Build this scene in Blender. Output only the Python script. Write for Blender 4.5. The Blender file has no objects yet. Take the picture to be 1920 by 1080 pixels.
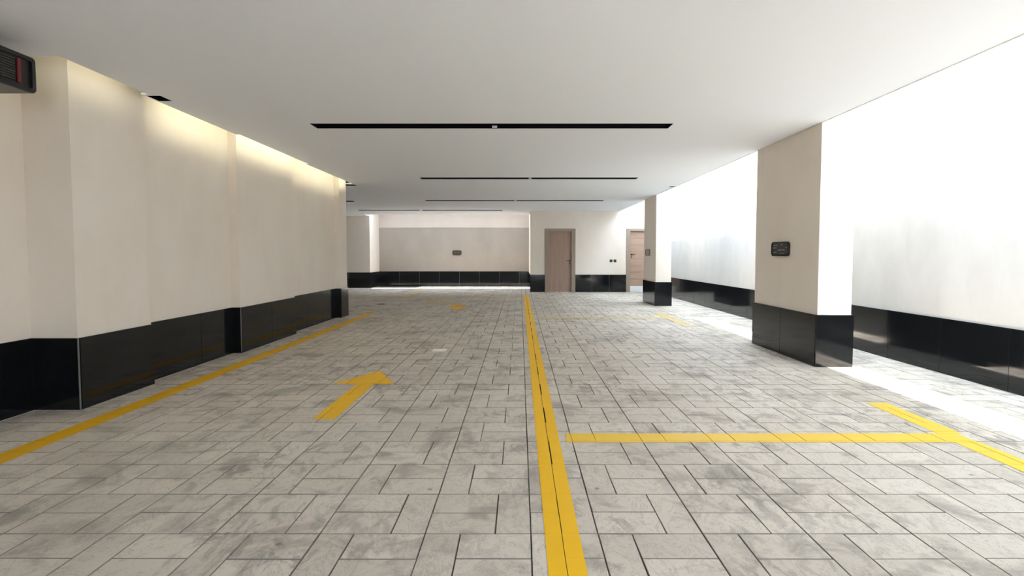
import bpy, bmesh, math, random
from mathutils import Vector

# ---------------------------------------------------------------- camera, world, sun, exposure
U = 1.27                      # one unit = the camera height; every plan number below is in this unit
sc = bpy.context.scene
C = sc.collection
PITCH = math.atan(0.0455)
cam = bpy.data.objects.new('camera', bpy.data.cameras.new('camera'))
C.objects.link(cam)
cam.location = (0, 0.0455 * U, U)
cam.rotation_euler = (math.pi / 2 - PITCH, 0, 0)
cam.data.sensor_width = 36.0
cam.data.lens = 36.0 * 1000 / 1920
cam.data.shift_x = -15 / 1920
cam.data.shift_y = -17 / 1920
cam.data.clip_end = 200
sc.camera = cam

sc.view_settings.view_transform = 'Standard'
sc.view_settings.look = 'None'
sc.view_settings.gamma = 1
sc.view_settings.exposure = 2.12
sc.view_settings.use_curve_mapping = False

world = bpy.data.worlds.new('world')
sc.world = world
world.use_nodes = True
bg = world.node_tree.nodes['Background']
bg.inputs[0].default_value = (0.70, 0.83, 0.98, 1)
bg.inputs[1].default_value = 3.4

sun = bpy.data.objects.new('sun', bpy.data.lights.new('sun', 'SUN'))
C.objects.link(sun)
sun.location = (0, 0, 20)
sun.data.energy = 9.5
sun.data.angle = math.radians(0.4)
sun.data.color = (1.0, 0.97, 0.93)
sun.rotation_euler = Vector((0.035, 0.02, -1)).to_track_quat('-Z', 'Y').to_euler()

sc.cycles.max_bounces = 14
sc.cycles.diffuse_bounces = 10
sc.cycles.glossy_bounces = 4
sc.cycles.sample_clamp_indirect = 8
sc.cycles.use_denoising = True

CEIL = 2.156
ROOF = 2.40
rnd = random.Random(7)

# ---------------------------------------------------------------- materials
def mat(name, col=(.8, .8, .8), rough=.8, metal=0, spec=.5):
    m = bpy.data.materials.new(name)
    m.use_nodes = True
    b = m.node_tree.nodes['Principled BSDF']
    b.inputs['Base Color'].default_value = (*col, 1)
    b.inputs['Roughness'].default_value = rough
    b.inputs['Metallic'].default_value = metal
    b.inputs['Specular IOR Level'].default_value = spec
    return m, m.node_tree, b

def N(nt, t, **kw):
    n = nt.nodes.new(t)
    for k, v in kw.items():
        setattr(n, k, v)
    return n

def pos(nt):
    return N(nt, 'ShaderNodeNewGeometry').outputs['Position']

def noise(nt, scale, detail=4, rough=.5, vec=None, dist=0, stretch=None):
    n = N(nt, 'ShaderNodeTexNoise')
    n.inputs['Scale'].default_value = scale
    n.inputs['Detail'].default_value = detail
    n.inputs['Roughness'].default_value = rough
    n.inputs['Distortion'].default_value = dist
    v = vec or pos(nt)
    if stretch:
        mp = N(nt, 'ShaderNodeMapping')
        mp.inputs['Scale'].default_value = stretch
        nt.links.new(v, mp.inputs[0])
        v = mp.outputs[0]
    nt.links.new(v, n.inputs['Vector'])
    return n.outputs['Fac']

def ramp(nt, fac, stops):
    r = N(nt, 'ShaderNodeValToRGB')
    e = r.color_ramp.elements
    while len(e) < len(stops):
        e.new(.5)
    for i, (p, c) in enumerate(stops):
        e[i].position = p
        e[i].color = (*c, 1) if len(c) == 3 else c
    nt.links.new(fac, r.inputs[0])
    return r.outputs[0]

def mix(nt, a, b, fac, mode='MIX'):
    m = N(nt, 'ShaderNodeMix', data_type='RGBA', blend_type=mode)
    for s, v in ((0, fac), (6, a), (7, b)):
        if hasattr(v, 'links'):
            nt.links.new(v, m.inputs[s])
        else:
            m.inputs[s].default_value = v if s == 0 else (*v, 1)
    return m.outputs[2]

def bump(nt, b, h, strength=.2, dist=.01):
    n = N(nt, 'ShaderNodeBump')
    n.inputs['Strength'].default_value = strength
    n.inputs['Distance'].default_value = dist
    nt.links.new(h, n.inputs['Height'])
    nt.links.new(n.outputs[0], b.inputs['Normal'])

def plaster(name, c1, c2):
    m, nt, b = mat(name, c1, .9, spec=.2)
    f = noise(nt, 1.6, 6, .6, stretch=(1, 1, .6))
    col = mix(nt, c1, c2, ramp(nt, f, [(.38, (0, 0, 0)), (.68, (1, 1, 1))]))
    s = noise(nt, 3.5, 5, .65, stretch=(1, 1, .12))
    col = mix(nt, col, tuple(x * .93 for x in c2), ramp(nt, s, [(.6, (0, 0, 0)), (.85, (1, 1, 1))]))
    nt.links.new(col, b.inputs['Base Color'])
    bump(nt, b, noise(nt, 30, 6, .7), .12, .004)
    return m

M = {}
M['plaster'] = plaster('cream_plaster', (.82, .745, .66), (.79, .70, .605))
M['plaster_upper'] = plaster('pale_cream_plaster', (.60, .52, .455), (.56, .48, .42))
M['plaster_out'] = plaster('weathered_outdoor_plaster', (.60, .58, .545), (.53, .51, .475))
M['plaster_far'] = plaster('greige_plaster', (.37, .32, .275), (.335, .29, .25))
m, nt, b = mat('ceiling_paint', (.76, .76, .76), .95, spec=.1)
nt.links.new(mix(nt, (.875, .91, .965), (.865, .90, .95), noise(nt, .5, 3)), b.inputs['Base Color'])
M['ceiling'] = m
m, nt, b = mat('roof_concrete', (.5, .5, .48), .9)
M['roof'] = m
m, nt, b = mat('black_granite', (.008, .009, .010), .06)
sp = N(nt, 'ShaderNodeTexVoronoi'); sp.inputs['Scale'].default_value = 80
nt.links.new(pos(nt), sp.inputs['Vector'])
nt.links.new(mix(nt, (.006, .007, .008), (.03, .032, .03), ramp(nt, sp.outputs['Distance'], [(.0, (1, 1, 1)), (.16, (0, 0, 0))])), b.inputs['Base Color'])
nt.links.new(ramp(nt, noise(nt, 2, 4), [(.3, (.05, .05, .05)), (.7, (.13, .13, .13))]), b.inputs['Roughness'])
b.inputs['Specular IOR Level'].default_value = .36
M['granite'] = m
m, nt, b = mat('grout', (.5, .49, .47), .9)
M['grout'] = m
m, nt, b = mat('joint_bed', (.10, .095, .085), .95)
nt.links.new(mix(nt, (.05, .046, .04), (.12, .11, .10), noise(nt, 6, 5)), b.inputs['Base Color'])
M['bed'] = m
M['bead'] = mat('grey_corner_bead', (.16, .16, .155), .6)[0]
M['forecourt'] = mat('pale_concrete', (.23, .24, .25), .9)[0]

# stamped concrete stones
m, nt, b = mat('stamped_stone', (.4, .38, .35), .72, spec=.35)
tone = N(nt, 'ShaderNodeAttribute', attribute_name='tone')
big = noise(nt, .8, 4, .55)
base = ramp(nt, big, [(.3, (.52, .465, .395)), (.5, (.59, .53, .455)), (.72, (.65, .58, .50))])
base = mix(nt, base, (.70, .635, .55), ramp(nt, tone.outputs['Fac'], [(.2, (0, 0, 0)), (1, (.6, .6, .6))]))
st = noise(nt, 2.6, 7, .62, dist=.6)
base = mix(nt, base, (.215, .19, .16), ramp(nt, st, [(.52, (0, 0, 0)), (.62, (.45, .45, .45)), (.78, (.75, .75, .75))]))
st3 = noise(nt, 8, 6, .6, dist=1.2, stretch=(1, .55, 1))
msk = noise(nt, 1.1, 3)
m3 = mix(nt, (0, 0, 0), ramp(nt, st3, [(.50, (0, 0, 0)), (.60, (.7, .7, .7))]), ramp(nt, msk, [(.42, (0, 0, 0)), (.62, (1, 1, 1))]))
base = mix(nt, base, (.27, .245, .215), m3)
# chiselled veins
st2 = noise(nt, 5, 8, .7, dist=2.0, stretch=(1, .6, 1))
base = mix(nt, base, (.20, .19, .17), ramp(nt, st2, [(.44, (0, 0, 0)), (.485, (.0, .0, .0)), (.5, (.5, .5, .5)), (.515, (0, 0, 0)), (.56, (0, 0, 0))]))
fine = noise(nt, 60, 4, .7)
base = mix(nt, base, (.25, .24, .22), ramp(nt, fine, [(.55, (0, 0, 0)), (.8, (.5, .5, .5))]))
dk = N(nt, 'ShaderNodeTexVoronoi'); dk.inputs['Scale'].default_value = 3.2
nt.links.new(pos(nt), dk.inputs['Vector'])
base = mix(nt, base, (.13, .12, .105), ramp(nt, dk.outputs['Distance'], [(0.0, (.7, .7, .7)), (.035, (.55, .55, .55)), (.055, (0, 0, 0))]))
nt.links.new(base, b.inputs['Base Color'])
nt.links.new(ramp(nt, st, [(.3, (.62, .62, .62)), (.7, (.82, .82, .82))]), b.inputs['Roughness'])
mm = N(nt, 'ShaderNodeMath', operation='ADD')
nt.links.new(st2, mm.inputs[0]); nt.links.new(noise(nt, 14, 6, .6), mm.inputs[1])
bump(nt, b, mm.outputs[0], .35, .012)
M['stone'] = m
m, nt, b = mat('joint_dirt', (.25, .23, .20), .95)
M['joint_dirt'] = m

def paint(name, c1, c2, wear, wearcol=(.36, .34, .30)):
    m, nt, b = mat(name, c1, .55, spec=.35)
    col = mix(nt, c1, c2, noise(nt, 5, 6, .6))
    w = noise(nt, 22, 8, .75)
    col = mix(nt, col, wearcol, ramp(nt, w, [(wear, (0, 0, 0)), (min(wear + .12, 1), (1, 1, 1))]))
    nt.links.new(col, b.inputs['Base Color'])
    bump(nt, b, noise(nt, 14, 6, .6), .25, .008)
    return m
M['yellow'] = paint('yellow_road_paint', (.90, .53, .008), (.84, .46, .006), .70)
M['yellow_ochre'] = paint('ochre_road_paint', (.80, .46, .008), (.70, .38, .006), .72)
M['yellow_pale'] = paint('pale_yellow_road_paint', (.84, .56, .06), (.80, .50, .04), .62)
M['yellow_worn'] = paint('worn_yellow_road_paint', (.66, .50, .17), (.60, .45, .16), .50)
M['white_patch'] = mat('white_patch', (.93, .86, .78), .6)[0]
M['black_metal'] = mat('black_metal', (.006, .006, .006), .5)[0]
M['slot_black'] = mat('matt_black_slot', (.004, .004, .005), .75, spec=.15)[0]
M['blade'] = mat('dark_blade', (.012, .012, .013), .5)[0]
M['white_metal'] = mat('white_metal', (.82, .83, .84), .4)[0]
M['chrome'] = mat('brushed_steel', (.10, .09, .085), .35, .9)[0]
M['black_plastic'] = mat('black_plastic', (.007, .007, .006), .35)[0]
M['dark_grille'] = mat('dark_grille', (.035, .035, .032), .5)[0]
M['red'] = mat('red_plastic', (.16, .012, .016), .5)[0]
M['plate_dark'] = mat('dark_sign_metal', (.022, .023, .026), .45, .3)[0]
M['plate_brown'] = mat('brown_sign_plate', (.055, .045, .035), .5)[0]
M['plate_bronze'] = mat('bronze_sign_rim', (.16, .11, .06), .45, .5)[0]
M['plate_beige'] = mat('beige_sign_plate', (.40, .34, .27), .6)[0]
M['letter'] = mat('pale_sign_letters', (.38, .38, .38), .5)[0]
M['letter_dim'] = mat('dim_sign_letters', (.14, .12, .10), .5)[0]
M['led'] = mat('led_tape', (1, 1, .8), .5)[0]
bb = M['led'].node_tree.nodes['Principled BSDF']
bb.inputs['Emission Color'].default_value = (1.0, .94, .66, 1)
bb.inputs['Emission Strength'].default_value = 4.2
M['led_dim'] = M['led'].copy()
M['led_dim'].node_tree.nodes['Principled BSDF'].inputs['Emission Strength'].default_value = 2.0

def wood(name, c1, c2, stretch):
    m, nt, b = mat(name, c1, .5, spec=.3)
    f = noise(nt, 9, 6, .6, stretch=stretch, dist=.3)
    nt.links.new(mix(nt, c1, c2, ramp(nt, f, [(.35, (0, 0, 0)), (.65, (1, 1, 1))])), b.inputs['Base Color'])
    return m
M['door_v'] = wood('brown_oak_vertical', (.40, .275, .21), (.32, .215, .165), (3, 3, .12))
M['frame_wood'] = wood('taupe_door_frame', (.34, .265, .21), (.30, .23, .18), (2, 2, .15))
M['door_h'] = wood('pale_oak_horizontal', (.46, .31, .23), (.37, .25, .185), (.25, 1, 4))
M['kick'] = mat('white_kick_plate', (.78, .79, .80), .5)[0]

# ---------------------------------------------------------------- geometry helpers (units of camera height)
def box(bm, x0, x1, y0, y1, z0, z1, bev=0, seg=2):
    vs = [bm.verts.new((x * U, y * U, z * U)) for z in (z0, z1) for x, y in ((x0, y0), (x1, y0), (x1, y1), (x0, y1))]
    fs = [(3, 2, 1, 0), (4, 5, 6, 7), (0, 1, 5, 4), (1, 2, 6, 5), (2, 3, 7, 6), (3, 0, 4, 7)]
    faces = [bm.faces.new([vs[i] for i in f]) for f in fs]
    if bev:
        es = list({e for f in faces for e in f.edges})
        bmesh.ops.bevel(bm, geom=es, offset=bev * U, segments=seg, affect='EDGES', profile=.5)
    return bm

def prism(bm, pts, z0, z1):
    lo = [bm.verts.new((x * U, y * U, z0 * U)) for x, y in pts]
    hi = [bm.verts.new((x * U, y * U, z1 * U)) for x, y in pts]
    n = len(pts)
    bm.faces.new(hi); bm.faces.new(lo[::-1])
    for i in range(n):
        bm.faces.new((lo[i], lo[(i + 1) % n], hi[(i + 1) % n], hi[i]))
    bmesh.ops.recalc_face_normals(bm, faces=bm.faces[:])
    return bm

def B(*a, **k):
    return box(bmesh.new(), *a, **k)

def obj(name, bm, m, parent=None, kind=None, smooth=False):
    me = bpy.data.meshes.new(name)
    bm.to_mesh(me); bm.free()
    for mm in (m if isinstance(m, (list, tuple)) else [m]):
        me.materials.append(mm)
    if smooth:
        for p in me.polygons:
            p.use_smooth = True
    o = bpy.data.objects.new(name, me)
    C.objects.link(o)
    if parent is not None:
        o.parent = parent
        if parent.type == 'EMPTY' or parent.location.length > 0:
            l = Vector((0, 0, 0))
            p = parent
            while p:
                l += p.location; p = p.parent
            o.location = -l
    if kind:
        o['kind'] = kind
    return o

def thing(name, label, cat, loc, group=None):
    o = bpy.data.objects.new(name, None)
    C.objects.link(o)
    o.empty_display_size = .1
    o.location = Vector(loc) * U
    o['label'] = label; o['category'] = cat
    if group:
        o['group'] = group
    return o

def tag(o, label, cat, group=None):
    o['label'] = label; o['category'] = cat
    if group:
        o['group'] = group
    return o

def struct(name, bm, m, parent=None):
    return obj(name, bm, m, parent, 'structure' if parent is None else None)

def plan_slab(bm, cover, xs, ys, z0, z1):
    """slab made of the plan cells that cover() accepts, with sides at every border (also of holes)"""
    xs = sorted(set(xs)); ys = sorted(set(ys))
    cell = {}
    for i in range(len(xs) - 1):
        for j in range(len(ys) - 1):
            if cover((xs[i] + xs[i + 1]) / 2, (ys[j] + ys[j + 1]) / 2):
                cell[i, j] = 1
    V = {}
    def v(i, j, z):
        k = (i, j, z)
        if k not in V:
            V[k] = bm.verts.new((xs[i] * U, ys[j] * U, z * U))
        return V[k]
    for (i, j) in cell:
        bm.faces.new((v(i, j, z0), v(i, j + 1, z0), v(i + 1, j + 1, z0), v(i + 1, j, z0)))
        bm.faces.new((v(i, j, z1), v(i + 1, j, z1), v(i + 1, j + 1, z1), v(i, j + 1, z1)))
        for di, dj, a, b_ in ((0, -1, (i, j), (i + 1, j)), (1, 0, (i + 1, j), (i + 1, j + 1)), (0, 1, (i + 1, j + 1), (i, j + 1)), (-1, 0, (i, j + 1), (i, j))):
            if (i + di, j + dj) not in cell:
                bm.faces.new((v(*a, z0), v(*b_, z0), v(*b_, z1), v(*a, z1)))
    return bm

# ---------------------------------------------------------------- plan of the place
XR = 3.57          # right wall
XC = -3.138        # left wall in the corner nearest the camera
XP = -2.84         # face of the left piers
XQ = -2.925        # recessed left wall
YD = 14.29         # wall with the doors
YB = 17.12         # far wall of the open well
YP = 16.05         # front of the far left pier
XD = 0.286         # left corner of the door wall
XE = 2.635         # ceiling edge along the right light well
YN = -2.4          # unseen front wall behind the camera
DADO = .466

# floor bed
fb = bmesh.new()
box(fb, -9.4, XR + .9, YN - 3, YB + .3, -.12, -.0125)
floor = struct('floor', fb, M['bed'])

# left wall
wl = prism(bmesh.new(), [(XC, YN), (XC, 3.448), (XP, 3.448), (XP, 4.13), (XQ, 4.13), (XQ, 5.435), (XP, 5.435), (XP, 6.745),
                         (XQ, 6.745), (XQ, 8.47), (XP, 8.47), (XP, 8.80), (-9.2, 8.80), (-9.2, 8.5), (-3.45, 8.5), (-3.45, YN)], -.0125, ROOF)
struct('wall_left', wl, M['plaster'])
ws = bmesh.new()          # unseen side wall, narrow gap added to let daylight reach the far end
box(ws, -9.4, -9.2, 8.5, 9.4, -.0125, ROOF)
box(ws, -9.4, -9.2, 9.9, YB, -.0125, ROOF)
struct('wall_side', ws, M['plaster'])
struct('ground_outside', B(-20, -9.4, 4, 22, -.12, -.013), M['forecourt'])
struct('wall_pier', B(-9.2, -4.5, YP, YB + .2, -.0125, ROOF + .7), M['plaster'])
# far wall of the open well: greige lower part, paler upper part standing slightly proud
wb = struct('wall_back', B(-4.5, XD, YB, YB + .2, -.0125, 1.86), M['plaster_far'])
struct('upper_band', B(-4.5, XD, YB - .012, YB + .2, 1.86, 3.1), M['plaster_upper'], wb)

# wall with two doors (openings cut)
D1 = (.675, 1.465); D2 = (2.845, XR - .02); DT = 1.682
wd = bmesh.new()
for a in ((XD, D1[0], 0), (D1[1], D2[0], 0)):
    box(wd, a[0], a[1], YD, YD + .25, -.0125, 3.1)
box(wd, D1[0], D1[1], YD, YD + .25, DT, 3.1)
box(wd, D2[0], XR + .3, YD, YD + .25, DT, 3.1)
box(wd, XD, XD + .2, YD + .25, YB + .2, -.0125, 3.1)
box(wd, XD + .2, XR + .3, YD + .7, YD + .8, -.0125, 3.1)
struct('wall_door', wd, M['plaster'])

# right wall with ledge and the deep recess
wr = bmesh.new()
T = 3.25
box(wr, XR, XR + .9, YN, 6.3, -.0125, T)
box(wr, XR, XR + .9, 6.3, 9.39, -.0125, 2.337)
box(wr, XR + .10, XR + .9, 6.3, 9.39, 2.337, T)
box(wr, XR, XR + .9, 9.39, 12.7, -.0125, 1.32)
box(wr, XR + .66, XR + .9, 9.39, 12.7, 1.32, T)
box(wr, XR, XR + .9, 12.7, YD + .8, -.0125, T)
struct('wall_right', wr, M['plaster_out'])

# unseen forecourt and front wall behind the camera
struct('ground', B(-14, 14, -16, YN - 2.999, -.13, -.013), M['forecourt'])
wf = bmesh.new()          # unseen wall behind the camera, opening added and sized for daylight
box(wf, -3.45, .2, YN - .2, YN, -.0125, ROOF)
box(wf, 1.55, XR + .9, YN - .2, YN, -.0125, ROOF)
struct('wall_front', wf, M['plaster'])

# ---------------------------------------------------------------- ceiling with slots
# (x0, x1, y0, y1)
SLOTS = [(-1.86, 1.356, 4.81, 5.00), (-1.51, 1.78, 8.10, 8.29), (-2.03, 1.79, 11.45, 11.64), (-2.56, -.455, 13.95, 14.14),
         (-4.22, -2.62, 13.95, 14.14), (-2.722, -2.62, 3.985, 4.125), (-5.6, -2.74, 8.93, 9.08), (-6.6, -3.60, 11.58, 11.77), (2.55, 2.625, 9.12, 9.25)]
def left_edge(y):
    if y < 3.21: return -2.93
    if y < 4.33: return -2.685 if y < 3.95 else -2.735
    if y < 5.24: return -2.735
    if y < 6.9: return -2.70
    if y < 8.80: return -2.735
    return -9.2
def in_slot(x, y):
    return any(a < x < b_ and c < y < d for a, b_, c, d in SLOTS)
def ceil_cover(x, y):
    if in_slot(x, y): return False
    if x < left_edge(y) or x > XE: return False
    if x < -4.5: return y < YP
    if x < XD: return y < 15.5
    return y < YD
xs = [-9.2, -4.5, XD, XE, -2.93, -2.685, -2.735, -2.70] + [v for s in SLOTS for v in s[:2]]
ys = [YN, 3.21, 3.95, 5.24, 6.9, 8.27, 8.80, 15.5, YD, YP] + [v for s in SLOTS for v in s[2:]]
ceiling = struct('ceiling', plan_slab(bmesh.new(), ceil_cover, xs, ys, CEIL, CEIL + .012), M['ceiling'])
# roof slab over the void, closed to the walls
def roof_cover(x, y):
    if x > XE: return False
    if x < -4.5: return y < YP
    if x < XD: return y < 15.5
    return y < YD
rf = plan_slab(bmesh.new(), roof_cover, [-9.4, -4.5, XD, XE], [YN, 15.5, YD, YP], ROOF, ROOF + .12)
struct('trim_1', rf, M['roof'])
# fascia boards closing the ceiling void at the open wells
fa = bmesh.new()
box(fa, XE - .05, XE, YN, YD, CEIL + .012, ROOF)
box(fa, -4.5, XD, 15.45, 15.5, CEIL + .012, ROOF)
box(fa, XC, XE, YN, YN + .05, CEIL + .012, ROOF)
box(fa, -9.2, -9.15, 8.8, YP, CEIL + .012, ROOF)
struct('trim_2', fa, M['ceiling'])
# white edge profile along the right edge of the ceiling
ep = bmesh.new()
for y0, y1 in ((YN, 4.755), (6.04, 10.41), (11.42, YD)):
    box(ep, XE + .0005, XE + .008, y0, y1, CEIL - .006, CEIL + .05)
    box(ep, XE + .020, XE + .026, y0, y1, CEIL + .0, CEIL + .02)
    box(ep, XE + .008, XE + .020, y0, y1, CEIL + .012, CEIL + .02)
struct('trim_3', ep, M['white_metal'])
# unseen slabs added above the wells to block sun and shape sky light
blockers = bmesh.new()
box(blockers, 2.80, 6.2, YN, 8.35, 6.5, 6.6)
box(blockers, 2.30, 4.6, 8.35, 15.2, 7.5, 7.6)
box(blockers, -5.2, XD + .3, 16.2, 18.2, 2.62, 2.72)
box(blockers, -5.2, XD + .3, 15.3, 15.78, 2.62, 2.72)
struct('light_blocker_slabs', blockers, M['roof'])

# led tape hidden on top of the ceiling lip
G_led = 'led tapes in the left ceiling cove'
for k, (x, y0, y1, lab) in enumerate(((-2.655, 3.35, 3.90, 'glowing led tape in the ceiling cove above the nearest left pier'),
                        (-2.705, 4.35, 5.20, 'glowing led tape in the ceiling cove above the first recessed wall bay'),
                        (-2.675, 5.30, 6.85, 'glowing led tape in the ceiling cove above the middle left pier'),
                        (-2.705, 6.95, 8.22, 'glowing led tape in the ceiling cove above the second recessed wall bay'),
                        (-2.705, 8.32, 8.75, 'glowing led tape in the ceiling cove above the farthest left pier'))):
    tag(obj('led_tape', B(x, x + .012, y0, y1, CEIL + .050, CEIL + .072), M['led_dim'] if k == 0 else M['led']), lab, 'led tape')
tag(obj('led_tape', B(-2.95, -2.72, 3.195, 3.207, CEIL + .050, CEIL + .072), M['led_dim']),
    'short glowing led tape in the ceiling cove across the front of the nearest left pier', 'led tape')

# ---------------------------------------------------------------- slot diffusers
slot_labels = ['nearest long black slot diffuser in the white ceiling, widest of all',
               'second long black slot diffuser across the ceiling, in line with the second pillar side',
               'third thin black slot diffuser across the ceiling, before the doors',
               'farthest black slot diffuser, right half, above the far wall plaque',
               'farthest black slot diffuser, left half, near the far left pier',
               'short black slot end in ceiling over the nearest recessed left wall bay',
               'short black slot end just past the corner where the left wall ends, nearer one',
               'thin black slot end past the corner where the left wall ends, farther one',
               'tiny black slot end at the right ceiling edge near the farther pillar']
for (x0, x1, y0, y1), lab in zip(SLOTS, slot_labels):
    t = thing('slot_diffuser', lab, 'air diffuser', ((x0 + x1) / 2, (y0 + y1) / 2, CEIL))
    w = .006
    hb = bmesh.new()
    z0, z1 = CEIL + .001, CEIL + .10
    box(hb, x0, x0 + w, y0, y1, z0, z1); box(hb, x1 - w, x1, y0, y1, z0, z1)
    box(hb, x0 + w, x1 - w, y0, y0 + w, z0, z1); box(hb, x0 + w, x1 - w, y1 - w, y1, z0, z1)
    box(hb, x0, x1, y0, y1, z1, z1 + .006)
    obj('housing', hb, M['slot_black'], t)
    for k in (1, 2):
        yy = y0 + (y1 - y0) * k / 3
        obj('blade', B(x0 + w, x1 - w, yy - .004, yy + .004, CEIL + .03, CEIL + .075), M['blade'], t)
    if x1 - x0 > 1.5 and y0 < 13:
        xm = (x0 + x1) / 2 + .02
        o = obj('joint_clip', B(xm - .022, xm + .022, y1 - .03, y1 - w, CEIL + .004, CEIL + .02), M['white_metal'], t)
        o['label'] = 'small white joint clip'

# ---------------------------------------------------------------- paving stones
RY0, RY = 1.915 , .3158
LX0, LP = .0385, .3785
RX0, RP = .280, .3757
REG = [(XC, XR, -2.4, YB), (-7.0, XC, 8.80, YP)]
stones = []
def clip_add(x0, x1, y0, y1, lim):
    x0 = max(x0, lim[0]); x1 = min(x1, lim[1])
    for r in REG:
        a, b_, c, d = max(x0, r[0]), min(x1, r[1]), max(y0, r[2]), min(y1, r[3])
        if b_ - a > .02 and d - c > .02:
            stones.append((a, b_, c, d))
CX = .150
for side, (X0, P, lim) in enumerate(((LX0, LP, (-7.0, CX)), (RX0, RP, (CX, XR)))):
    ks = range(-20, 2) if side == 0 else range(-1, 10)
    for row in range(-14, 50):
        y0 = RY0 + RY * (row - 1); y1 = y0 + RY
        for k in ks:
            mx = X0 + P * k
            j = lambda s=.004: rnd.uniform(-s, s)
            if row % 2 == 0:      # upright stone first
                s = mx + P / 3 + j()
                clip_add(mx, s, y0, y1, lim)
                ym = (y0 + y1) / 2 + j()
                clip_add(s, mx + P, y0, ym, lim); clip_add(s, mx + P, ym, y1, lim)
            else:
                s = mx + P * 2 / 3 + j()
                ym = (y0 + y1) / 2 + j()
                clip_add(mx, s, y0, ym, lim); clip_add(mx, s, ym, y1, lim)
                clip_add(s, mx + P, y0, y1, lim)
PIL = [(2.64, 2.94, 4.762, 6.03), (2.64, 2.94, 10.42, 11.41)]
def seen_area(s):
    x, y = (s[0] + s[1]) / 2, (s[2] + s[3]) / 2
    if y < .5: return 0
    px = 975 + 1000 * x / y; py = 478 + 1000 / y
    if not (-20 < px < 1940 and py < 1110): return 0
    for (a, b_, c, d) in PIL:
        if a < x < b_ and c < y < d: return 0
    return (s[1] - s[0]) / y * (1 / s[2] - 1 / s[3])
order = sorted(stones, key=seen_area, reverse=True)
GAP = .0014
def stone_geo(bm, lay, s):
    x0, x1, y0, y1 = s[0] + GAP, s[1] - GAP, s[2] + GAP, s[3] - GAP
    j = lambda a=.0011: rnd.uniform(-a, a)
    cs = [(x0 + j(), y0 + j()), (x1 + j(), y0 + j()), (x1 + j(), y1 + j()), (x0 + j(), y1 + j())]
    cx, cy = (x0 + x1) / 2, (y0 + y1) / 2
    t = .0017
    h = rnd.uniform(-.0006, .0006)
    r0 = [bm.verts.new((x * U, y * U, -.0125 * U)) for x, y in cs]
    r1 = [bm.verts.new((x * U, y * U, (h - .0022) * U)) for x, y in cs]
    r2 = [bm.verts.new(((x + (t if x < cx else -t)) * U, (y + (t if y < cy else -t)) * U, h * U)) for x, y in cs]
    fs = [bm.faces.new(r2)]
    for a, b_ in ((r0, r1), (r1, r2)):
        for i in range(4):
            fs.append(bm.faces.new((a[i], a[(i + 1) % 4], b_[(i + 1) % 4], b_[i])))
            fs[-1].material_index = 1
    tv = rnd.random()
    for f in fs:
        f[lay] = tv
for s in order[:298]:
    bm = bmesh.new(); lay = bm.faces.layers.float.new('tone')
    stone_geo(bm, lay, s)
    obj('paving_stone', bm, (M['stone'], M['joint_dirt']), floor)
bm = bmesh.new(); lay = bm.faces.layers.float.new('tone')
for s in order[298:]:
    stone_geo(bm, lay, s)
obj('paving', bm, (M['stone'], M['joint_dirt']), floor)['kind'] = 'stuff'

# ---------------------------------------------------------------- painted markings: one slab per stone, so the joints show through
def clip_poly(poly, r):
    x0, x1, y0, y1 = r
    for ax, lim, sg in ((0, x0, 1), (0, x1, -1), (1, y0, 1), (1, y1, -1)):
        out = []
        for i in range(len(poly)):
            p, q = poly[i], poly[(i + 1) % len(poly)]
            ip, iq = (p[ax] - lim) * sg >= 0, (q[ax] - lim) * sg >= 0
            if ip: out.append(p)
            if ip != iq:
                t = (lim - p[ax]) / (q[ax] - p[ax])
                out.append((p[0] + t * (q[0] - p[0]), p[1] + t * (q[1] - p[1])))
        poly = out
        if len(poly) < 3: return []
    return poly
def marking(name, label, polys, m, crack=False):
    bm = bmesh.new()
    for poly in polys:
        mnx, mxx = min(p[0] for p in poly), max(p[0] for p in poly)
        mny, mxy = min(p[1] for p in poly), max(p[1] for p in poly)
        for s in stones:
            if s[1] < mnx or s[0] > mxx or s[3] < mny or s[2] > mxy: continue
            g = .0024 if not crack else .0006
            gx = 0 if crack else g
            q = clip_poly(poly, (s[0] + gx, s[1] - gx, s[2] + g * .6, s[3] - g * .6))
            if len(q) < 3: continue
            lo = [bm.verts.new((x * U, y * U, .0009 * U)) for x, y in q]
            hi = [bm.verts.new((x * U, y * U, .0020 * U)) for x, y in q]
            bm.faces.new(hi); bm.faces.new(lo[::-1])
            for i in range(len(q)):
                bm.faces.new((lo[i], lo[(i + 1) % len(q)], hi[(i + 1) % len(q)], hi[i]))
        # paint that ran into the joints
        n = len(poly)
        ring = [bm.verts.new((x * U, y * U, -.0010 * U)) for x, y in poly]
        low = [bm.verts.new((x * U, y * U, -.0030 * U)) for x, y in poly]
        if not crack:
            bm.faces.new(ring)
            bm.faces.new(low[::-1])
            for i in range(n):
                bm.faces.new((low[i], low[(i + 1) % n], ring[(i + 1) % n], ring[i]))
        else:
            for v in ring + low: bm.verts.remove(v)
    bmesh.ops.recalc_face_normals(bm, faces=bm.faces[:])
    return tag(obj(name, bm, m), label, 'floor marking')
def rect(x0, x1, y0, y1):
    return [(x0, y0), (x1, y0), (x1, y1), (x0, y1)]
def halves(x0, x1, y0, y1, g=.0012):
    out, y = [], y0
    off = 0
    while y < y1:
        e = min(y + .11, y1)
        n = rnd.uniform(-.0008, .0008)
        out.append([(x0, y), (CX - g + off, y), (CX - g + n, e), (x0, e)])
        out.append([(CX + g + off, y), (x1, y), (x1, e), (CX + g + n, e)])
        off = n; y = e
    return out
marking('lane_line', 'long bright yellow centre line with a thin crack along its middle', halves(.089, .212, .6, 13.16), M['yellow'], True)
marking('lane_line', 'long ochre yellow line along the foot of the left wall', [rect(-2.612, -2.482, .8, 9.16)], M['yellow_ochre'])
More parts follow.
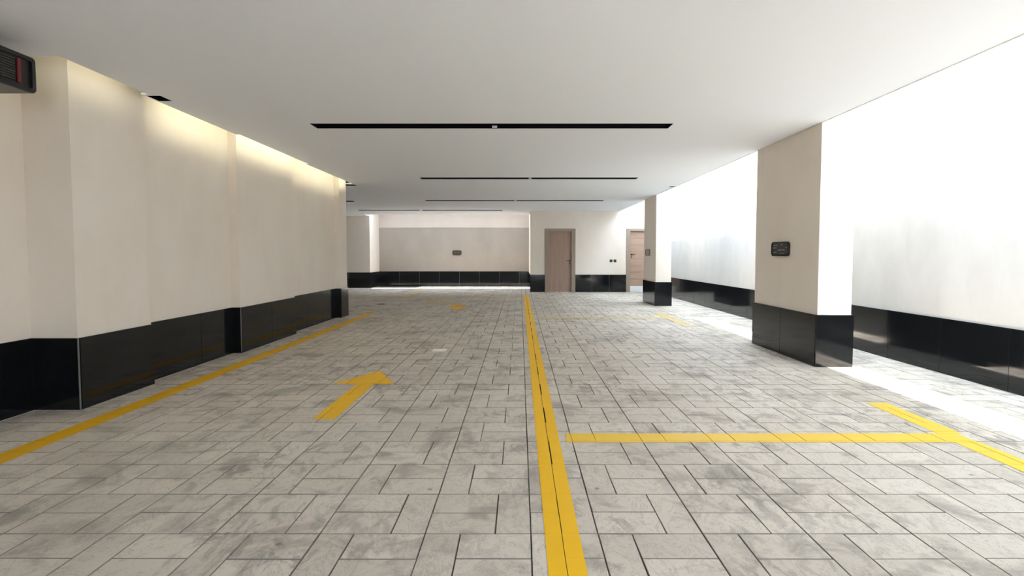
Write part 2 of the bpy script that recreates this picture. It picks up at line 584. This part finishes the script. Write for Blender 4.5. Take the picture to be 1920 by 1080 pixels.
marking('lane_line', 'short faded yellow line turning left behind the end of the left wall', [rect(-5.2, -2.614, 9.03, 9.16)], M['yellow_worn'])
marking('bay_line', 'bright yellow cross line on the right, nearest the camera', [rect(.250, 2.44, 2.845, 2.985)], M['yellow_pale'])
marking('bay_line', 'yellow side line crossing the end of the nearest cross line at right', [rect(2.315, 2.45, 1.9, 2.843), rect(2.335, 2.47, 2.987, 3.60)], M['yellow_pale'])
marking('bay_line', 'faded thin yellow cross line before the farther pillar', [rect(.250, 2.44, 8.40, 8.56)], M['yellow_worn'])
marking('bay_line', 'faded yellow side line beside the farther pillar, at the cross line end', [rect(2.30, 2.44, 7.46, 8.398), rect(2.30, 2.44, 8.562, 9.17)], M['yellow_worn'])
marking('bay_line', 'faint yellow line across the far end of the floor', [rect(-6.5, .05, 12.50, 12.66)], M['yellow_worn'])
marking('bay_line', 'short faint yellow line running to the far wall, left of the curved arrow', [rect(-2.84, -2.70, 12.662, 14.8)], M['yellow_worn'])
marking('direction_arrow', 'bright yellow straight arrow painted on the left lane pointing away',
        [rect(-1.262, -1.128, 3.245, 4.13), [(-1.452, 4.132), (-.974, 4.132), (-1.205, 4.60)]], M['yellow'])
arc = []
for i in range(8):
    a0, a1 = math.radians(90 - i * 9), math.radians(90 - (i + 1) * 9)
    cx, cy, ri, ro = -1.72, 10.28, .50, .66
    e = 1.15
    P_ = lambda r, a: (cx + r * math.cos(a), cy + e * r * math.sin(a))
    arc.append([P_(ri, a0), P_(ro, a0), P_(ro, a1), P_(ri, a1)])
arc.append([(-1.98, 10.28 + 1.15 * .50), (-1.98, 10.28 + 1.15 * .66), (-1.72, 10.28 + 1.15 * .66), (-1.72, 10.28 + 1.15 * .50)])
arc.append([(-1.40, 10.36), (-.98, 10.36), (-1.16, 9.55)])
marking('direction_arrow', 'yellow curved arrow far off on the floor bending toward the camera', arc, M['yellow_ochre'])
tag(obj('floor_patch', B(-.912, -.768, 5.50, 5.66, .0009, .004, .001, 1), M['white_patch']),
    'small whitish rectangular patch lying on the grey paving beyond the straight arrow', 'floor patch')
dr = thing('floor_drain', 'small dark floor drain near the end of the left wall', 'drain', (-2.80, 10.78, 0))
obj('drain_frame', prism(bmesh.new(), [(-2.87, 10.70), (-2.73, 10.70), (-2.73, 10.86), (-2.87, 10.86)], .0009, .0035), M['black_metal'], dr)
for k in range(5):
    obj('drain_bar', B(-2.86, -2.74, 10.715 + k * .03, 10.727 + k * .03, .0035, .0055), M['chrome'], dr)

# ---------------------------------------------------------------- black granite dado
def dado_run(parent, p0, p1, joints, nrm, gap=.0036, ends=(0, 0)):
    """panels along p0->p1 (axis aligned); nrm = direction the face looks; parent carries them"""
    ax = 0 if abs(p1[0] - p0[0]) > abs(p1[1] - p0[1]) else 1
    a, b_ = sorted((p0[ax], p1[ax]))
    cuts = [a - ends[0]] + sorted(j for j in joints if a < j < b_) + [b_ + ends[1]]
    c = p0[1 - ax]
    s = nrm[1 - ax]
    for u0, u1 in zip(cuts[:-1], cuts[1:]):
        d0, d1 = sorted((c + s * .004, c + s * .017))
        u0, u1 = u0 + gap / 2, u1 - gap / 2
        z0, z1 = .003, DADO
        r = (u0, u1, d0, d1) if ax == 0 else (d0, d1, u0, u1)
        obj('panel', box(bmesh.new(), r[0], r[1], r[2], r[3], z0, z1, .0012, 1), M['granite'], parent)
def grout_run(bm, p0, p1, nrm):
    ax = 0 if abs(p1[0] - p0[0]) > abs(p1[1] - p0[1]) else 1
    a, b_ = sorted((p0[ax], p1[ax])); c = p0[1 - ax]; s = nrm[1 - ax]
    d0, d1 = sorted((c - s * .002, c + s * .012))
    r = (a, b_, d0, d1) if ax == 0 else (d0, d1, a, b_)
    box(bm, r[0], r[1], r[2], r[3], .0005, DADO - .003)
def dado(name, runs):
    g = bmesh.new()
    for p0, p1, j, n, e in runs:
        grout_run(g, p0, p1, n)
    o = struct(name, g, M['grout'])
    for p0, p1, j, n, e in runs:
        dado_run(o, p0, p1, j, n, ends=e)
    return o
E, W_, S_ = (1, 0), (-1, 0), (0, -1)
dado('baseboard_left', [
    ((XC, YN), (XC, 3.448), [3.448 - .64 * k + .0 for k in range(1, 10)], E, (0, -.018)),
    ((XC, 3.448), (XP, 3.448), [], S_, (0, .017)),
    ((XP, 3.448), (XP, 4.13), [], E, (.003, .0)),
    ((XQ, 4.13), (XQ, 5.435), [4.885], E, (0, -.018)),
    ((XQ, 5.435), (XP, 5.435), [], S_, (0, .017)),
    ((XP, 5.435), (XP, 6.745), [6.09], E, (.003, 0)),
    ((XQ, 6.745), (XQ, 8.47), [7.31, 7.89], E, (0, -.018)),
    ((XQ, 8.47), (XP, 8.47), [], S_, (0, .017)),
    ((XP, 8.47), (XP, 8.80), [], E, (.003, 0)),
])
bl = [o for o in C.objects if o.name == 'baseboard_left'][0]
for yy in (3.448, 5.435):
    obj('corner_bead', B(XP + .012, XP + .0185, yy - .0185, yy - .012, .002, DADO + .001), M['bead'], bl)
dado('baseboard_pier', [
    ((-9.2, YP), (-4.5, YP), [-4.5 - .64 * k for k in range(1, 8)], S_, (0, .017)),
    ((-4.5, YP), (-4.5, YB), [], E, (.003, -.018)),
])
dado('baseboard_back', [((-4.5, YB - .0), (XD, YB - .0), [-4.5 + .64 * k for k in range(1, 8)], S_, (0, 0))])
dado('baseboard_door', [
    ((XD, YD), (D1[0], YD), [], S_, (.017, 0)),
    ((D1[1], YD), (D2[0], YD), [1.465 + .46, 1.465 + .92], S_, (0, 0)),
    ((XD, YD), (XD, YB), [15.0, 15.7, 16.4], W_, (.003, -.018)),
])
dado('baseboard_right', [((XR, YN), (XR, YD), [3.89 + .64 * k for k in range(-9, 17)], W_, (0, -.018))])

# ---------------------------------------------------------------- pillars
def pillar(x0, x1, y0, y1, label, joints):
    t = thing('pillar', label, 'pillar', ((x0 + x1) / 2, (y0 + y1) / 2, 0), 'rectangular pillars along the light well')
    obj('shaft', B(x0, x1, y0, y1, .0012, 3.0), M['plaster'], t)
    g = bmesh.new()
    for p0, p1, n in (((x0, y0), (x1, y0), S_), ((x0, y1), (x1, y1), (0, 1)), ((x0, y0), (x0, y1), W_), ((x1, y0), (x1, y1), E)):
        grout_run(g, p0, p1, n)
    obj('dado_backing', g, M['grout'], t)
    dado_run(t, (x0, y0), (x1, y0), [], S_, ends=(.017, .017))
    dado_run(t, (x0, y1), (x1, y1), [], (0, 1), ends=(.017, .017))
    dado_run(t, (x0, y0), (x0, y1), joints, W_, ends=(.003, .003))
    dado_run(t, (x1, y0), (x1, y1), joints, E, ends=(.003, .003))
    return t
pillar(*PIL[0], 'nearest right pillar, cream plaster over black granite dado, with dark plaque', [5.40])
pillar(*PIL[1], 'farther right pillar, cream plaster over black dado, in front of the second door', [])

# ---------------------------------------------------------------- doors
def frame(bm, x0, x1, fw, z1, y0, y1, right=True):
    box(bm, x0, x0 + fw, y0, y1, .001, z1, .002, 1)
    if right: box(bm, x1 - fw, x1, y0, y1, .001, z1, .002, 1)
    box(bm, x0 + fw, x1 - (fw if right else 0), y0, y1, z1 - fw * .62, z1, .002, 1)
    return bm
d1 = struct('door_1', frame(bmesh.new(), D1[0] - .012, D1[1] + .012, .105, DT + .01, YD - .025, YD + .10), M['frame_wood'])
lf = obj('leaf', B(D1[0] + .095, D1[1] - .095, YD + .045, YD + .085, .006, DT - .058, .002, 1), M['door_v'], d1)
def handle(parent, x, z, s, y):
    b1 = bmesh.new()
    bmesh.ops.create_cone(b1, cap_ends=True, segments=20, radius1=.02 * U, radius2=.02 * U, depth=.012 * U)
    bmesh.ops.rotate(b1, verts=b1.verts, cent=(0, 0, 0), matrix=__import__('mathutils').Matrix.Rotation(math.pi / 2, 3, 'X'))
    bmesh.ops.translate(b1, verts=b1.verts, vec=(x * U, (y - .006) * U, z * U))
    box(b1, x - .006, x + .006, y - .045, y - .010, z - .006, z + .006, .002, 1)
    box(b1, min(x, x + s * .095), max(x, x + s * .095), y - .05, y - .036, z - .009, z + .009, .003, 1)
    h = obj('door_handle', b1, M['black_metal'], parent); h['label'] = 'dark lever handle'
    b2 = bmesh.new()
    bmesh.ops.create_cone(b2, cap_ends=True, segments=16, radius1=.016 * U, radius2=.016 * U, depth=.012 * U)
    bmesh.ops.rotate(b2, verts=b2.verts, cent=(0, 0, 0), matrix=__import__('mathutils').Matrix.Rotation(math.pi / 2, 3, 'X'))
    bmesh.ops.translate(b2, verts=b2.verts, vec=(x * U, (y - .006) * U, (z - .07) * U))
    obj('keyhole', b2, M['black_metal'], parent)
handle(d1, D1[1] - .135, .835, -1, YD + .045)
d2 = struct('door_2', frame(bmesh.new(), D2[0] - .012, XR - .004, .105, DT + .01, YD - .025, YD + .10, False), M['frame_wood'])
zz = .168
for k in range(8):
    z1 = min(zz + .182, DT - .058)
    obj('plank', B(D2[0] + .096, XR - .006, YD + .045, YD + .085, zz, z1 - .006, .002, 1), M['door_h'], d2)
    zz = z1
    if z1 >= DT - .0581: break
obj('leaf_core', B(D2[0] + .094, XR - .005, YD + .055, YD + .09, .008, DT - .058), M['frame_wood'], d2)
kp = obj('kick_plate', B(D2[0] + .075, XR - .006, YD + .030, YD + .054, .002, .160, .002, 1), M['kick'], d2); kp['label'] = 'white kick plate'
handle(d2, D2[0] + .135, 1.005, 1, YD + .045)

# ---------------------------------------------------------------- sockets between the doors
for k, (x, lab) in enumerate(((2.43, 'dark square socket between the doors, left of the pair'), (2.535, 'dark square socket between the doors, right of the pair'))):
    t = thing('wall_socket', lab, 'socket', (x, YD, .835))
    obj('plate', B(x - .036, x + .036, YD - .012, YD - .0005, .800, .872, .004, 2), M['plate_brown'], t)
    bm = bmesh.new()
    bmesh.ops.create_cone(bm, cap_ends=True, segments=20, radius1=.024 * U, radius2=.022 * U, depth=.006 * U)
    bmesh.ops.rotate(bm, verts=bm.verts, cent=(0, 0, 0), matrix=__import__('mathutils').Matrix.Rotation(math.pi / 2, 3, 'X'))
    bmesh.ops.translate(bm, verts=bm.verts, vec=(x * U, (YD - .014) * U, .836 * U))
    obj('outlet', bm, M['black_plastic'], t)

# ---------------------------------------------------------------- plaques
def rounded(w, h, r, n=6, wav=0):
    pts = []
    for cx, cy, a0 in ((w / 2 - r, h / 2 - r, 0), (-w / 2 + r, h / 2 - r, 90), (-w / 2 + r, -h / 2 + r, 180), (w / 2 - r, -h / 2 + r, 270)):
        for i in range(n + 1):
            a = math.radians(a0 + 90 * i / n)
            pts.append((cx + r * math.cos(a), cy + r * math.sin(a)))
    return pts
def plaque(label, origin, udir, ndir, w, h, mats, rows, frame_only=False):
    """udir = direction reading left to right, ndir = direction the plate faces"""
    O, Ud, Nd = Vector(origin), Vector(udir), Vector(ndir)
    t = thing('wall_plaque', label, 'plaque', origin)
    def P(u, v, d): return (O + Ud * u + Vector((0, 0, 1)) * v + Nd * d) * U
    def extr(pts, d0, d1, m, name):
        bm = bmesh.new()
        lo = [bm.verts.new(P(u, v, d0)) for u, v in pts]; hi = [bm.verts.new(P(u, v, d1)) for u, v in pts]
        bm.faces.new(hi); bm.faces.new(lo[::-1])
        for i in range(len(pts)):
            bm.faces.new((lo[i], lo[(i + 1) % len(pts)], hi[(i + 1) % len(pts)], hi[i]))
        bmesh.ops.recalc_face_normals(bm, faces=bm.faces[:])
        return obj(name, bm, m, t)
    extr(rounded(w, h, h * .28), .0005, .018, mats[0], 'plate')
    # raised rim
    a = rounded(w, h, h * .28); b_ = rounded(w - .022, h - .022, h * .22)
    bm = bmesh.new()
    n = len(a)
    A0 = [bm.verts.new(P(u, v, .018)) for u, v in a]; A1 = [bm.verts.new(P(u, v, .026)) for u, v in a]
    B1 = [bm.verts.new(P(u, v, .026)) for u, v in b_]; B0 = [bm.verts.new(P(u, v, .0182)) for u, v in b_]
    for i in range(n):
        k = (i + 1) % n
        for q in ((A0, A1), (A1, B1), (B1, B0)):
            bm.faces.new((q[0][i], q[0][k], q[1][k], q[1][i]))
    bmesh.ops.recalc_face_normals(bm, faces=bm.faces[:])
    obj('rim', bm, mats[1], t)
    if rows:
        for v, th, spans in rows:
            bm = bmesh.new()
            for u0, u1 in spans:
                pts = [(u0 * w, v * h), (u1 * w, v * h), (u1 * w, v * h + th * h), (u0 * w, v * h + th * h)]
                lo = [bm.verts.new(P(u, vv, .018)) for u, vv in pts]; hi = [bm.verts.new(P(u, vv, .0205)) for u, vv in pts]
                bm.faces.new(hi)
                for i in range(4):
                    bm.faces.new((lo[i], lo[(i + 1) % 4], hi[(i + 1) % 4], hi[i]))
            bmesh.ops.recalc_face_normals(bm, faces=bm.faces[:])
            obj('lettering', bm, mats[2], t)['kind'] = 'stuff'
    return t
def strokes(u0, u1, n, fill=.62):
    out = []; st = (u1 - u0) / n
    for i in range(n):
        a = u0 + st * i
        out.append((a, a + st * (fill + rnd.uniform(-.2, .25))))
    return out
rows1 = [(.25, .045, strokes(-.40, -.14, 5)), (.27, .06, [(.08, .13)]), (.06, .045, strokes(-.42, -.18, 5) + strokes(.33, .42, 2)),
         (-.09, .04, strokes(-.12, .30, 9, .8)), (-.25, .045, strokes(-.40, -.16, 5)), (-.33, .03, strokes(-.05, .28, 6))]
plaque('dark rounded plaque with pale lettering on the nearest right pillar', (2.64, 5.435, 1.057), (0, -1, 0), (-1, 0, 0), .345, .146,
       (M['plate_dark'], M['black_metal'], M['letter']), rows1)
plaque('small beige plaque with bronze rim on the farther right pillar', (2.64, 11.02, 1.045), (0, -1, 0), (-1, 0, 0), .33, .135,
       (M['plate_beige'], M['plate_bronze'], M['letter_dim']), [])
plaque('small dark brown plaque on the far back wall', (-2.016, YB, 1.062), (1, 0, 0), (0, -1, 0), .285, .145,
       (M['plate_brown'], M['black_metal'], M['letter_dim']), [(.0, .2, strokes(-.30, -.05, 4)), (.02, .22, strokes(.12, .32, 4))])

# ---------------------------------------------------------------- black air unit at the ceiling corner
AX, AY0, AY1, AZ0, AZ1 = -2.68, 1.55, 3.05, 1.888, 2.083
au = thing('air_unit', 'black rounded air unit hung under the ceiling at upper left with red stripe', 'air unit', ((AX - .22), (AY0 + AY1) / 2, AZ0))
bm = bmesh.new()
pts = rounded(AY1 - AY0, AZ1 - AZ0, .022, 6)
inn = rounded(AY1 - AY0 - .05, AZ1 - AZ0 - .05, .012, 6)
cy, cz = (AY0 + AY1) / 2, (AZ0 + AZ1) / 2
R = lambda pp, x, s=1: [bm.verts.new((x * U, (cy + p[0]) * U, (cz + p[1]) * U)) for p in pp]
rb = R(rounded(AY1 - AY0, AZ1 - AZ0, .022, 6), -3.10); r1 = R(pts, AX - .008); r1b = R(rounded(AY1 - AY0 - .008, AZ1 - AZ0 - .008, .02, 6), AX)
r2 = R(inn, AX); r3 = R(inn, AX - .012)
n = len(pts)
for a, b_ in ((rb, r1), (r1, r1b), (r1b, r2), (r2, r3)):
    for i in range(n):
        bm.faces.new((a[i], a[(i + 1) % n], b_[(i + 1) % n], b_[i]))
bm.faces.new(r3); bm.faces.new(rb[::-1])
bmesh.ops.recalc_face_normals(bm, faces=bm.faces[:])
obj('casing', bm, M['black_plastic'], au)
gz0, gz1 = 1.925, 2.048
for k in range(9):
    z = gz0 + (gz1 - gz0) * (k + .5) / 9
    obj('grille_slat', B(AX - .0115, AX - .004, AY0 + .06, 2.93, z - .0035, z + .0035), M['dark_grille'], au)
o = obj('red_stripe', B(AX - .0115, AX - .003, 2.944, 2.962, gz0 - .002, gz1 + .004, .001, 1), M['red'], au); o['label'] = 'thin red vertical stripe'
for y in (2.85, 1.8):
    obj('bracket', B(-2.86, -2.82, y, y + .04, AZ1 - .001, CEIL - .0005), M['black_metal'], au)
